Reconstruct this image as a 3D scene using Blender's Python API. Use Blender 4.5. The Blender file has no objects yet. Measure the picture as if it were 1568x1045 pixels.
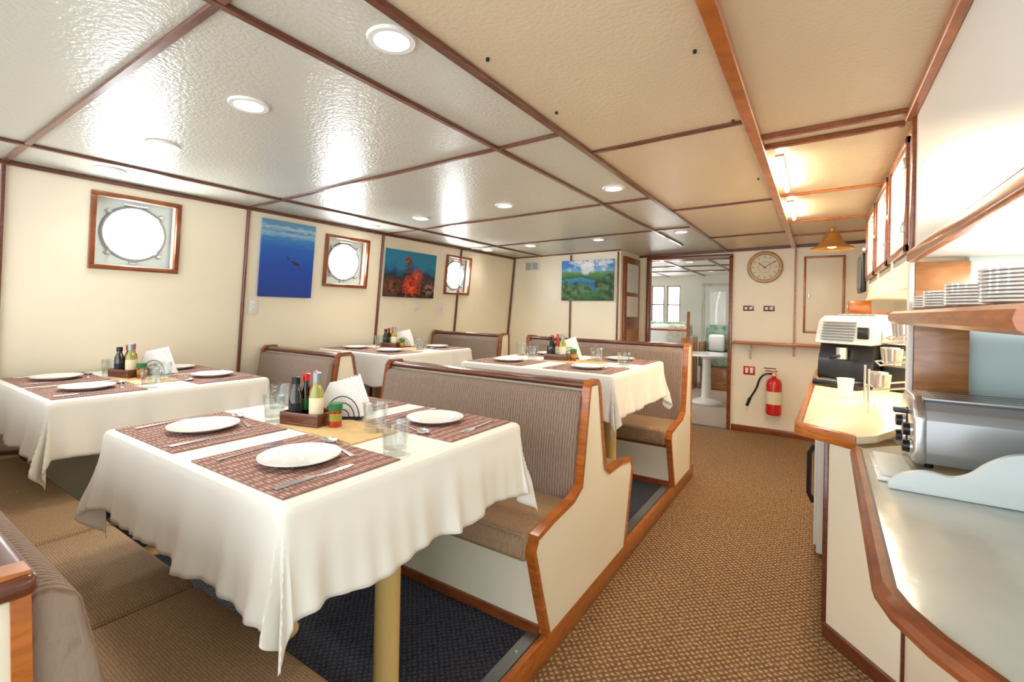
import bpy, bmesh, math, random
from mathutils import Matrix, Vector
random.seed(7)
S = bpy.context.scene
COL = S.collection

def rgb(r, g, b):
    def f(c):
        c /= 255.0
        return c/12.92 if c <= 0.04045 else ((c+0.055)/1.055)**2.4
    return (f(r), f(g), f(b), 1)

# ------------------------------------------------------------- materials
def newmat(name):
    m = bpy.data.materials.new(name); m.use_nodes = True
    nt = m.node_tree
    return m, nt, nt.nodes['Principled BSDF']

def N(nt, t, **kw):
    n = nt.nodes.new(t)
    for k, v in kw.items():
        setattr(n, k, v)
    return n

def coords(nt, scale=(1, 1, 1), kind='Object', rot=(0, 0, 0)):
    tc = N(nt, 'ShaderNodeTexCoord'); mp = N(nt, 'ShaderNodeMapping')
    mp.inputs['Scale'].default_value = scale
    mp.inputs['Rotation'].default_value = rot
    nt.links.new(tc.outputs[kind], mp.inputs['Vector'])
    return mp.outputs['Vector']

def ramp(nt, fac, stops, interp='LINEAR'):
    r = N(nt, 'ShaderNodeValToRGB'); cr = r.color_ramp; cr.interpolation = interp
    cr.elements[0].position = stops[0][0]; cr.elements[0].color = stops[0][1]
    cr.elements[1].position = stops[-1][0]; cr.elements[1].color = stops[-1][1]
    for p, c in stops[1:-1]:
        e = cr.elements.new(p); e.color = c
    nt.links.new(fac, r.inputs['Fac'])
    return r.outputs['Color']

def mul(c, k):
    return (min(c[0]*k, 1), min(c[1]*k, 1), min(c[2]*k, 1), 1)

def mat(name, col, rough=0.5, metal=0.0, var=None, bump=None, coat=0.0, spec=0.5):
    m, nt, b = newmat(name)
    b.inputs['Roughness'].default_value = rough
    b.inputs['Metallic'].default_value = metal
    b.inputs['Coat Weight'].default_value = coat
    b.inputs['Specular IOR Level'].default_value = spec
    b.inputs['Base Color'].default_value = col
    if var or bump:
        v = coords(nt)
    if var:
        n = N(nt, 'ShaderNodeTexNoise'); n.inputs['Scale'].default_value = var[0]
        n.inputs['Detail'].default_value = 4
        nt.links.new(v, n.inputs['Vector'])
        c = ramp(nt, n.outputs['Fac'], [(0.3, mul(col, 1-var[1])), (0.7, mul(col, 1+var[1]))])
        nt.links.new(c, b.inputs['Base Color'])
    if bump:
        n = N(nt, 'ShaderNodeTexNoise'); n.inputs['Scale'].default_value = bump[0]
        n.inputs['Detail'].default_value = 3
        nt.links.new(v, n.inputs['Vector'])
        bp = N(nt, 'ShaderNodeBump'); bp.inputs['Strength'].default_value = bump[1]
        bp.inputs['Distance'].default_value = bump[2] if len(bump) > 2 else 0.01
        nt.links.new(n.outputs['Fac'], bp.inputs['Height'])
        nt.links.new(bp.outputs['Normal'], b.inputs['Normal'])
    return m

def wood(name, c1, c2, rough=0.28, coat=0.5, scale=(3, 3, 14)):
    m, nt, b = newmat(name)
    v = coords(nt, scale)
    n = N(nt, 'ShaderNodeTexNoise'); n.inputs['Scale'].default_value = 3
    n.inputs['Detail'].default_value = 6; n.inputs['Distortion'].default_value = 1.2
    nt.links.new(v, n.inputs['Vector'])
    nt.links.new(ramp(nt, n.outputs['Fac'], [(0.3, c1), (0.7, c2)]), b.inputs['Base Color'])
    b.inputs['Roughness'].default_value = rough; b.inputs['Coat Weight'].default_value = coat
    b.inputs['Coat Roughness'].default_value = 0.12
    return m

def weave(name, c1, c2, scale, rough=0.9, bump=0.4, rot=0.0, squash=(1, 1, 1), zb=0.35, nzk=0.7, nzs=90, bands='XY', big=None):
    m, nt, b = newmat(name)
    v = coords(nt, squash, rot=(0, 0, rot))
    w1 = N(nt, 'ShaderNodeTexWave', bands_direction='X'); w2 = N(nt, 'ShaderNodeTexWave', bands_direction='Y')
    w3 = N(nt, 'ShaderNodeTexWave', bands_direction='Z')
    for w in (w1, w2, w3):
        w.inputs['Scale'].default_value = scale; w.inputs['Distortion'].default_value = 2.5
        w.inputs['Detail'].default_value = 2; w.inputs['Detail Scale'].default_value = 2
        nt.links.new(v, w.inputs['Vector'])
    a2 = N(nt, 'ShaderNodeMath', operation='ADD')
    if bands == 'XY':
        a = N(nt, 'ShaderNodeMath', operation='MULTIPLY')
        nt.links.new(w1.outputs['Fac'], a.inputs[0]); nt.links.new(w2.outputs['Fac'], a.inputs[1]); src = a.outputs[0]
    else:
        src = w1.outputs['Fac']
    a3 = N(nt, 'ShaderNodeMath', operation='MULTIPLY'); a3.inputs[1].default_value = zb
    nt.links.new(w3.outputs['Fac'], a3.inputs[0])
    nt.links.new(src, a2.inputs[0]); nt.links.new(a3.outputs[0], a2.inputs[1])
    nz = N(nt, 'ShaderNodeTexNoise'); nz.inputs['Scale'].default_value = nzs; nz.inputs['Detail'].default_value = 5
    nt.links.new(v, nz.inputs['Vector'])
    a4 = N(nt, 'ShaderNodeMath', operation='ADD'); nt.links.new(a2.outputs[0], a4.inputs[0])
    a5 = N(nt, 'ShaderNodeMath', operation='MULTIPLY_ADD'); a5.inputs[1].default_value = nzk; a5.inputs[2].default_value = -nzk/2
    nt.links.new(nz.outputs['Fac'], a5.inputs[0]); nt.links.new(a5.outputs[0], a4.inputs[1])
    nt.links.new(ramp(nt, a4.outputs[0], [(0.0, c1), (0.95, c2)]), b.inputs['Base Color'])
    bp = N(nt, 'ShaderNodeBump'); bp.inputs['Strength'].default_value = bump; bp.inputs['Distance'].default_value = 0.003
    nt.links.new(a4.outputs[0], bp.inputs['Height']); nt.links.new(bp.outputs['Normal'], b.inputs['Normal'])
    b.inputs['Roughness'].default_value = rough; b.inputs['Specular IOR Level'].default_value = 0.2
    return m

def em(name, col, s):
    m, nt, b = newmat(name)
    b.inputs['Base Color'].default_value = col
    b.inputs['Emission Color'].default_value = col
    b.inputs['Emission Strength'].default_value = s
    return m

def glass(name, tint=(0.90, 0.925, 0.92, 1)):
    m = bpy.data.materials.new(name); m.use_nodes = True
    nt = m.node_tree; nt.nodes.clear()
    o = N(nt, 'ShaderNodeOutputMaterial'); t = N(nt, 'ShaderNodeBsdfTransparent'); g = N(nt, 'ShaderNodeBsdfGlossy')
    t.inputs['Color'].default_value = tint; g.inputs['Roughness'].default_value = 0.03
    g.inputs['Color'].default_value = (1, 1, 1, 1)
    lw = N(nt, 'ShaderNodeLayerWeight'); lw.inputs['Blend'].default_value = 0.5
    pw = N(nt, 'ShaderNodeMath', operation='POWER'); pw.inputs[1].default_value = 2.5
    mm = N(nt, 'ShaderNodeMath', operation='MULTIPLY_ADD'); mm.inputs[1].default_value = 0.6; mm.inputs[2].default_value = 0.07
    mx = N(nt, 'ShaderNodeMixShader')
    nt.links.new(lw.outputs['Facing'], pw.inputs[0]); nt.links.new(pw.outputs[0], mm.inputs[0])
    nt.links.new(mm.outputs[0], mx.inputs[0]); nt.links.new(t.outputs[0], mx.inputs[1])
    nt.links.new(g.outputs[0], mx.inputs[2]); nt.links.new(mx.outputs[0], o.inputs['Surface'])
    return m

M_WALL = mat('cream_laminate', rgb(246, 237, 214), 0.35, var=(3, 0.02), bump=(60, 0.05, 0.002))
M_CEIL = mat('textured_ceiling_panel', rgb(204, 202, 190), 0.3, var=(2, 0.03), bump=(70, 0.55, 0.005), spec=0.7)
M_CEILW = mat('textured_ceiling_warm_bounce', rgb(220, 202, 172), 0.36, var=(2, 0.03), bump=(70, 0.45, 0.005), spec=0.5)  # right-hand ceiling panels, warm bounced light painted into the base colour
M_TRIM = wood('varnished_teak', rgb(112, 52, 22), rgb(150, 80, 38))
M_TRIMD = wood('dark_teak', rgb(84, 40, 24), rgb(118, 62, 38))
M_ORANGE = wood('honey_teak', rgb(154, 80, 26), rgb(198, 114, 44))
M_POST = wood('veneer_teak', rgb(150, 96, 50), rgb(190, 132, 78), scale=(2, 2, 9))
M_CARPET = weave('brown_woven_carpet', rgb(112, 84, 58), rgb(196, 160, 120), 14, rot=0.785, bump=0.9, nzk=1.0, nzs=50)
M_CARPETD = weave('navy_carpet', rgb(32, 34, 42), rgb(76, 78, 90), 17, rot=0.785, bump=0.6, nzk=1.1, nzs=60)
M_BACK = weave('taupe_upholstery', rgb(130, 109, 97), rgb(160, 140, 126), 24, bump=0.5, squash=(1, 1, 0.4), zb=0.0, bands='X', nzk=1.3, nzs=120)
M_SEAT = weave('brown_upholstery', rgb(146, 118, 90), rgb(192, 162, 130), 45, bump=0.4, zb=0.1, nzk=1.0, nzs=150)
M_CLOTH = mat('white_tablecloth', rgb(241, 237, 228), 0.75, bump=(500, 0.15, 0.001), spec=0.2)
M_MAT = weave('mauve_placemat', rgb(136, 100, 92), rgb(206, 172, 160), 30, bump=0.5, squash=(0.3, 1, 1), zb=0, nzk=0.9, nzs=200)
M_WHITE = mat('white_china', rgb(246, 246, 243), 0.12, coat=0.4)
M_NAP = mat('paper_napkin', rgb(250, 250, 250), 0.9)
M_STEEL = mat('polished_steel', rgb(220, 220, 220), 0.22, 0.8)
M_ALU = mat('brushed_aluminium', rgb(160, 164, 168), 0.35, 0.85)
M_BLACK = mat('black_plastic', rgb(22, 22, 24), 0.3)
M_GLASS = glass('clear_glass')
M_WGLOW = em('daylight_porthole_glass', (.88, .95, 1, 1), 40)
M_LAMP = em('downlight_glow', (1, 0.95, 0.86, 1), 8)
M_BRASS = mat('brass', rgb(232, 182, 108), 0.3, 0.8)
M_CLK = mat('clock_face', rgb(226, 218, 190), 0.6)
M_CLKR = wood('clock_rim_wood', rgb(168, 124, 68), rgb(204, 160, 96))
M_YEL = mat('yellow_enamel', rgb(222, 188, 118), 0.35)
M_RED = mat('red_enamel', rgb(205, 28, 24), 0.25, coat=0.4)
M_SOY = mat('soy_sauce', rgb(24, 12, 8), 0.1, coat=0.6)
M_GREEN = mat('green_cap', rgb(30, 110, 50), 0.35)
M_OIL = mat('olive_oil', rgb(150, 150, 50), 0.1, coat=0.6)
M_LABEL = mat('paper_label', rgb(235, 225, 190), 0.6)
M_HOT = mat('hot_sauce', rgb(170, 40, 20), 0.15, coat=0.6)
M_BAMBOO = mat('bamboo_board', rgb(212, 180, 126), 0.5, var=(30, 0.1))
M_CTR = mat('pale_countertop', rgb(200, 206, 200), 0.2, var=(4, 0.08), bump=(9, 0.2, 0.01))
M_CTR2 = mat('cream_countertop', rgb(240, 224, 192), 0.35, var=(5, 0.03))
M_AQUA = mat('pale_aqua_paint', rgb(208, 232, 234), 0.5)
M_PBLUE = mat('pale_blue_paint', rgb(216, 228, 230), 0.45)
M_OFFW = mat('off_white_plastic', rgb(234, 234, 230), 0.35)
M_SILV = mat('silver_plastic', rgb(206, 206, 202), 0.3, 0.35)
M_GREY = mat('graphite_grey', rgb(112, 116, 120), 0.35, 0.3)

# ------------------------------------------------------------- mesh builder
class MB:
    def __init__(s):
        s.bm = bmesh.new(); s.mats = []
    def mi(s, m):
        if m not in s.mats: s.mats.append(m)
        return s.mats.index(m)
    def add(s, vs, fs, m, mtx=None):
        i = s.mi(m)
        bv = [s.bm.verts.new((mtx @ Vector(v)) if mtx else Vector(v)) for v in vs]
        for f in fs:
            try:
                fc = s.bm.faces.new([bv[k] for k in f]); fc.material_index = i; fc.smooth = True
            except ValueError:
                pass
        return s
    def merge(s, t, m, mtx=None):
        t.verts.index_update()
        s.add([v.co.copy() for v in t.verts], [[v.index for v in f.verts] for f in t.faces], m, mtx)
        t.free(); return s
    def box(s, x0, x1, y0, y1, z0, z1, m, bev=0.0, seg=2, mtx=None):
        t = bmesh.new(); bmesh.ops.create_cube(t, size=1)
        for v in t.verts:
            v.co = Vector(((x0+x1)/2+v.co.x*(x1-x0), (y0+y1)/2+v.co.y*(y1-y0), (z0+z1)/2+v.co.z*(z1-z0)))
        if bev: bmesh.ops.bevel(t, geom=t.edges[:], offset=bev, segments=seg, profile=0.5, affect='EDGES')
        return s.merge(t, m, mtx)
    def prism(s, poly, axis, a0, a1, m, bev=0.0, seg=2, mtx=None):
        def P(p, a):
            return {'x': (a, p[0], p[1]), 'y': (p[0], a, p[1]), 'z': (p[0], p[1], a)}[axis]
        t = bmesh.new(); n = len(poly)
        A = [t.verts.new(P(p, a0)) for p in poly]; B = [t.verts.new(P(p, a1)) for p in poly]
        t.faces.new(A); t.faces.new(B[::-1])
        for i in range(n):
            t.faces.new([A[i], B[i], B[(i+1) % n], A[(i+1) % n]])
        bmesh.ops.recalc_face_normals(t, faces=t.faces[:])
        if bev: bmesh.ops.bevel(t, geom=t.edges[:], offset=bev, segments=seg, profile=0.5, affect='EDGES')
        return s.merge(t, m, mtx)
    def lathe(s, prof, m, c=(0, 0, 0), n=28, mtx=None, sx=1, sy=1):
        vs = []; fs = []
        k = len(prof)
        for r, z in prof:
            for j in range(n):
                a = 2*math.pi*j/n
                vs.append((c[0]+r*sx*math.cos(a), c[1]+r*sy*math.sin(a), c[2]+z))
        for i in range(k-1):
            for j in range(n):
                fs.append((i*n+j, i*n+(j+1) % n, (i+1)*n+(j+1) % n, (i+1)*n+j))
        s.add(vs, fs, m, mtx)
        return s
    def cyl(s, c, r, h, m, n=24, mtx=None, r2=None):
        r2 = r if r2 is None else r2
        return s.lathe([(0.0001, 0), (r, 0), (r2, h), (0.0001, h)], m, c, n, mtx)
    def tube(s, pts, r, m, n=8, mtx=None, ends=True):
        pts = [Vector(p) for p in pts]; vs = []; fs = []
        up = Vector((0, 0, 1))
        prev = None
        for i, p in enumerate(pts):
            d = (pts[min(i+1, len(pts)-1)]-pts[max(i-1, 0)]).normalized()
            if prev is None:
                a = d.cross(up)
                if a.length < 1e-3: a = d.cross(Vector((1, 0, 0)))
            else:
                a = prev - d*prev.dot(d)
            a.normalize(); prev = a; b = d.cross(a)
            for j in range(n):
                t = 2*math.pi*j/n
                vs.append(p + a*(r*math.cos(t)) + b*(r*math.sin(t)))
        for i in range(len(pts)-1):
            for j in range(n):
                fs.append((i*n+j, i*n+(j+1) % n, (i+1)*n+(j+1) % n, (i+1)*n+j))
        fs.append(tuple(range(n))); fs.append(tuple(range((len(pts)-1)*n, len(pts)*n)))
        return s.add(vs, fs, m, mtx)
    def beam(s, p0, p1, w, h, m, up=(0, 0, 1), bev=0.003):
        p0 = Vector(p0); p1 = Vector(p1); d = (p1-p0); L = d.length; d.normalize()
        sd = d.cross(Vector(up))
        if sd.length < 1e-3: sd = d.cross(Vector((1, 0, 0)))
        sd.normalize(); u = sd.cross(d)
        mt = Matrix.Translation(p0) @ Matrix([[sd.x, d.x, u.x, 0], [sd.y, d.y, u.y, 0], [sd.z, d.z, u.z, 0], [0, 0, 0, 1]])
        return s.box(-w/2, w/2, 0, L, -h/2, h/2, m, bev, 1, mt)
    def strip(s, path, x0, x1, t, m):
        n = len(path); vs = []; fs = []
        for i, p in enumerate(path):
            a = path[max(i-1, 0)]; b = path[min(i+1, n-1)]
            d = Vector((b[0]-a[0], b[1]-a[1])).normalized(); nn = Vector((-d.y, d.x))
            for (xx, o) in ((x0, -t/2), (x0, t/2), (x1, t/2), (x1, -t/2)):
                vs.append((xx, p[0]+nn.x*o, p[1]+nn.y*o))
        for i in range(n-1):
            for j in range(4):
                fs.append((i*4+j, i*4+(j+1) % 4, (i+1)*4+(j+1) % 4, (i+1)*4+j))
        fs.append((0, 1, 2, 3)); fs.append(tuple((n-1)*4+k for k in (3, 2, 1, 0)))
        return s.add(vs, fs, m)
    def mesh(s, name, sharp=35):
        bmesh.ops.recalc_face_normals(s.bm, faces=s.bm.faces[:])
        a = math.radians(sharp)
        for e in s.bm.edges:
            if len(e.link_faces) == 2 and e.calc_face_angle(0) > a: e.smooth = False
        me = bpy.data.meshes.new(name); s.bm.to_mesh(me); s.bm.free()
        for m in s.mats: me.materials.append(m)
        return me
    def obj(s, name, loc=(0, 0, 0), parent=None, mtx=None):
        o = bpy.data.objects.new(name, s.mesh(name)); COL.objects.link(o)
        if mtx is not None: o.matrix_world = mtx
        else: o.location = loc
        if parent: o.parent = parent
        return o

def inst(me, name, loc, rz=0, parent=None, sc=1):
    o = bpy.data.objects.new(name, me); COL.objects.link(o)
    o.location = loc; o.rotation_euler = (0, 0, rz); o.scale = (sc, sc, sc)
    if parent: o.parent = parent
    return o

def empty(name, loc=(0, 0, 0)):
    o = bpy.data.objects.new(name, None); COL.objects.link(o); o.location = loc
    o.empty_display_size = 0.1
    return o

def catmull(pts, k=5):
    out = []; n = len(pts)
    for i in range(n-1):
        p0 = pts[max(i-1, 0)]; p1 = pts[i]; p2 = pts[i+1]; p3 = pts[min(i+2, n-1)]
        for j in range(k):
            t = j/k
            out.append(tuple(0.5*((2*p1[c])+(-p0[c]+p2[c])*t+(2*p0[c]-5*p1[c]+4*p2[c]-p3[c])*t*t+(-p0[c]+3*p1[c]-3*p2[c]+p3[c])*t**3) for c in range(len(p1))))
    out.append(tuple(pts[-1])); return out

# ------------------------------------------------------------- camera
cd = bpy.data.cameras.new('camera'); cam = bpy.data.objects.new('camera', cd); COL.objects.link(cam)
cam.matrix_world = Matrix.Translation((0, 0, 1.35)) @ Matrix.Rotation(math.radians(33.2), 4, 'Z') @ Matrix.Rotation(math.radians(90), 4, 'X') @ Matrix.Rotation(math.radians(1.15), 4, 'Z')
cd.lens = 16.46; cd.sensor_width = 36; cd.shift_y = -0.0299; cd.clip_start = 0.02
S.camera = cam

# ------------------------------------------------------------- room shell
def zc(x): return 2.14+0.022*x
def xw(z): return -3.47-0.09*(2.06-z)

def panel(name, s0, s1, t0, t1, holes, fn, m, thick):
    ss = sorted({s0, s1, *[h[0] for h in holes], *[h[1] for h in holes]})
    ts = sorted({t0, t1, *[h[2] for h in holes], *[h[3] for h in holes]})
    b = bmesh.new(); V = {}
    for i, a in enumerate(ss):
        for j, c in enumerate(ts): V[i, j] = b.verts.new(fn(a, c))
    for i in range(len(ss)-1):
        for j in range(len(ts)-1):
            cx = (ss[i]+ss[i+1])/2; cy = (ts[j]+ts[j+1])/2
            if any(h[0] < cx < h[1] and h[2] < cy < h[3] for h in holes): continue
            b.faces.new([V[i, j], V[i+1, j], V[i+1, j+1], V[i, j+1]])
    me = bpy.data.meshes.new(name); b.to_mesh(me); b.free(); me.materials.append(m)
    o = bpy.data.objects.new(name, me); COL.objects.link(o)
    md = o.modifiers.new('s', 'SOLIDIFY'); md.thickness = thick; md.offset = -1
    return o

b = MB(); b.box(-3.8, 0.95, -1.5, 6.05, -0.06, 0, M_CARPET); b.obj('floor')
b = MB()
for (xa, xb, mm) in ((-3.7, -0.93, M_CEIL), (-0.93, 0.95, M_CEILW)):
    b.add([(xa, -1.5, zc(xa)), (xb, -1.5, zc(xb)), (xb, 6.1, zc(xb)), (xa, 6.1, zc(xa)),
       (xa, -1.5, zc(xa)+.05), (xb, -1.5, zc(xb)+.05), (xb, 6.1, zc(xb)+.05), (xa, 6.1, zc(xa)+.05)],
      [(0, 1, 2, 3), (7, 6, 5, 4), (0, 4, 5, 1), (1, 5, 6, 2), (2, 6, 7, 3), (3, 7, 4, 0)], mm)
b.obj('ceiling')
WINS = [(0.91, 1.36, 1.545, 1.995), (2.43, 2.885, 1.525, 1.97), (3.96, 4.40, 1.52, 1.965)]
panel('wall_left', -1.5, 5.4, 0, 2.12, [(w[0]+.03, w[1]-.03, w[2]+.03, w[3]-.03) for w in WINS], lambda s, t: (xw(t), s, t), M_WALL, 0.04)
b = MB(); b.box(-3.68, -1.97, 5.35, 5.40, 0, 2.115, M_WALL); b.box(-2.02, -1.97, 5.40, 6.05, 0, 2.10, M_WALL); b.obj('wall_back')
b = MB(); b.box(-2.02, -1.86, 6.05, 6.10, 0, 2.10, M_WALL); b.box(-1.86, -0.87, 6.05, 6.10, 2.05, 2.115, M_WALL)
b.box(-0.87, 0.9, 6.05, 6.10, 0, 2.125, M_WALL); b.obj('wall_door_side')
b = MB(); b.box(0.64, 0.70, 2.39, 6.05, 0, 2.15, M_WALL); b.box(0.88, 0.94, -1.5, 2.35, 0, 2.155, M_AQUA)
b.box(0.46, 0.94, 2.35, 2.39, 0, 2.15, M_AQUA); b.obj('wall_right')

tn = [0]
def trim(parts, m=M_TRIMD):
    tn[0] += 1; b = MB()
    for p0, p1, w, h in parts: b.beam(p0, p1, w, h, m)
    return b.obj('trim_%d' % tn[0])
def cx(x, y0, y1, w=0.026, h=0.014, m=M_TRIMD):
    trim([((x, y0, zc(x)-h/2), (x, y1, zc(x)-h/2), w, h)], m)
def cy(y, x0, x1, w=0.026, h=0.012, m=M_TRIMD):
    trim([((x0, y, zc(x0)-h/2), (x1, y, zc(x1)-h/2), w, h)], m)
cx(-3.05, -1.5, 5.35); cx(-1.27, -1.5, 5.35); cx(-0.93, -1.5, 6.05, 0.030, 0.018)
cx(-0.24, -1.5, 6.05, 0.045, 0.032, M_ORANGE); cx(0.285, -1.5, 2.36, 0.03, 0.03, M_ORANGE)
for y in (-0.65, 0.57, 1.79, 3.09, 4.29): cy(y, -3.46, -0.95)
for y in (0.62, 2.08, 3.56, 5.0): cy(y, -0.92, -0.26)
for y in (0.9, 2.30, 2.44): cy(y, -0.22, 0.28, 0.03, 0.02, M_TRIM)
for y in (3.5, 4.5, 5.3): cy(y, -0.22, 0.6, 0.025, 0.014, M_ORANGE)
cy(5.335, -3.45, -1.97); cy(6.035, -1.97, 0.62, 0.03, 0.03)
b = MB()
for (x, y) in ((-0.86, 1.15), (-0.86, 1.6), (-0.32, 1.45), (-0.30, 2.05), (-0.3, 3.0)):
    b.lathe([(0.0001, -0.010), (0.005, -0.009), (0.006, -0.004), (0.006, 0.0)], M_BLACK, (x, y, zc(x)), 10)
b.obj('ceiling_pegs')
for y in (0.565, 1.785, 3.04, 4.20, 5.335):
    trim([((xw(0.12)+.008, y, 0.12), (xw(2.05)+.008, y, 2.05), 0.016, 0.03)])
trim([((xw(2.045)+.012, -1.5, 2.05), (xw(2.045)+.012, 5.35, 2.05), 0.02, 0.022)])
for x in (-2.62, -2.0): trim([((x, 5.34, 0.0), (x, 5.34, zc(x)-.02), 0.026, 0.016)])
trim([((-0.22, 6.04, 0.9), (-0.22, 6.04, 2.1), 0.03, 0.016)], M_ORANGE)
b = MB(); b.box(-0.84, 0.6, 6.03, 6.05, 0, 0.07, M_TRIM, .004); b.obj('baseboard_back')

# ------------------------------------------------------------- portholes
for i, (y0, y1, z0, z1) in enumerate(WINS):
    w = y1-y0; h = z1-z0; b = MB()
    t = 0.026; D = 0.068
    b.box(0, w, 0, t, -.005, .022, M_TRIM, .004); b.box(0, w, h-t, h, -.005, .022, M_TRIM, .004)
    b.box(0, t, t, h-t, -.005, .022, M_TRIM, .004); b.box(w-t, w, t, h-t, -.005, .022, M_TRIM, .004)
    b.box(t-.008, t, t, h-t, -D, -.004, M_TRIM); b.box(w-t, w-t+.008, t, h-t, -D, -.004, M_TRIM)
    b.box(t, w-t, t-.008, t, -D, -.004, M_OFFW); b.box(t, w-t, h-t, h-t+.008, -D, -.004, M_OFFW)
    c = (w/2, h/2); R = 0.150
    n = 40; vs = []; fs = []
    hw = w/2-t; hh = h/2-t
    for j in range(n):
        a = 2*math.pi*j/n+math.pi/4; ca, sa = math.cos(a), math.sin(a)
        k = min(hw/abs(ca) if abs(ca) > 1e-6 else 9, hh/abs(sa) if abs(sa) > 1e-6 else 9)
        vs.append((c[0]+R*ca, c[1]+R*sa, -D+.01)); vs.append((c[0]+k*ca, c[1]+k*sa, -D+.01))
    for j in range(n):
        q = (j+1) % n; fs.append((2*j, 2*j+1, 2*q+1, 2*q))
    b.add(vs, fs, M_PBLUE)
    b.lathe([(R-.004, -.02), (R-.004, .012), (R+.004, .022), (R+.014, .022), (R+.020, .012), (R+.020, -.005)], M_ALU, (c[0], c[1], -D+.012), 40)
    b.lathe([(0.0001, 0), (R+.002, 0)], M_WGLOW, (c[0], c[1], -D+.0), 40)
    for a in (0.75, 2.4, 3.9, 5.5):
        mt = Matrix.Translation((c[0]+(R+.018)*math.cos(a), c[1]+(R+.018)*math.sin(a), -D+.03)) @ Matrix.Rotation(a, 4, 'Z')
        b.box(-.012, .026, -.011, .011, -.012, .010, M_ALU, .003, mtx=mt); b.cyl((.012, 0, .008), .009, .018, M_STEEL, 10, mt)
    b.box(c[0]-.05, c[0]+.05, c[1]+R+.008, c[1]+R+.028, -D+.01, -D+.032, M_ALU, .004)
    b.tube([(c[0]-.06, c[1]+R+.020, -D+.032), (c[0]+.06, c[1]+R+.020, -D+.032)], .007, M_STEEL)
    b.box(c[0]-.02, c[0]+.02, c[1]-R-.035, c[1]-R-.010, -D+.01, -D+.03, M_ALU, .004)
    up = Vector((.09, 0, 1)).normalized(); nx = Vector((0, 1, 0)).cross(up)
    mt = Matrix([[0, up.x, nx.x, xw(z0)+.001], [1, up.y, nx.y, y0], [0, up.z, nx.z, z0], [0, 0, 0, 1]])
    b.obj('window_%d' % (i+1), mtx=mt)

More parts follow.
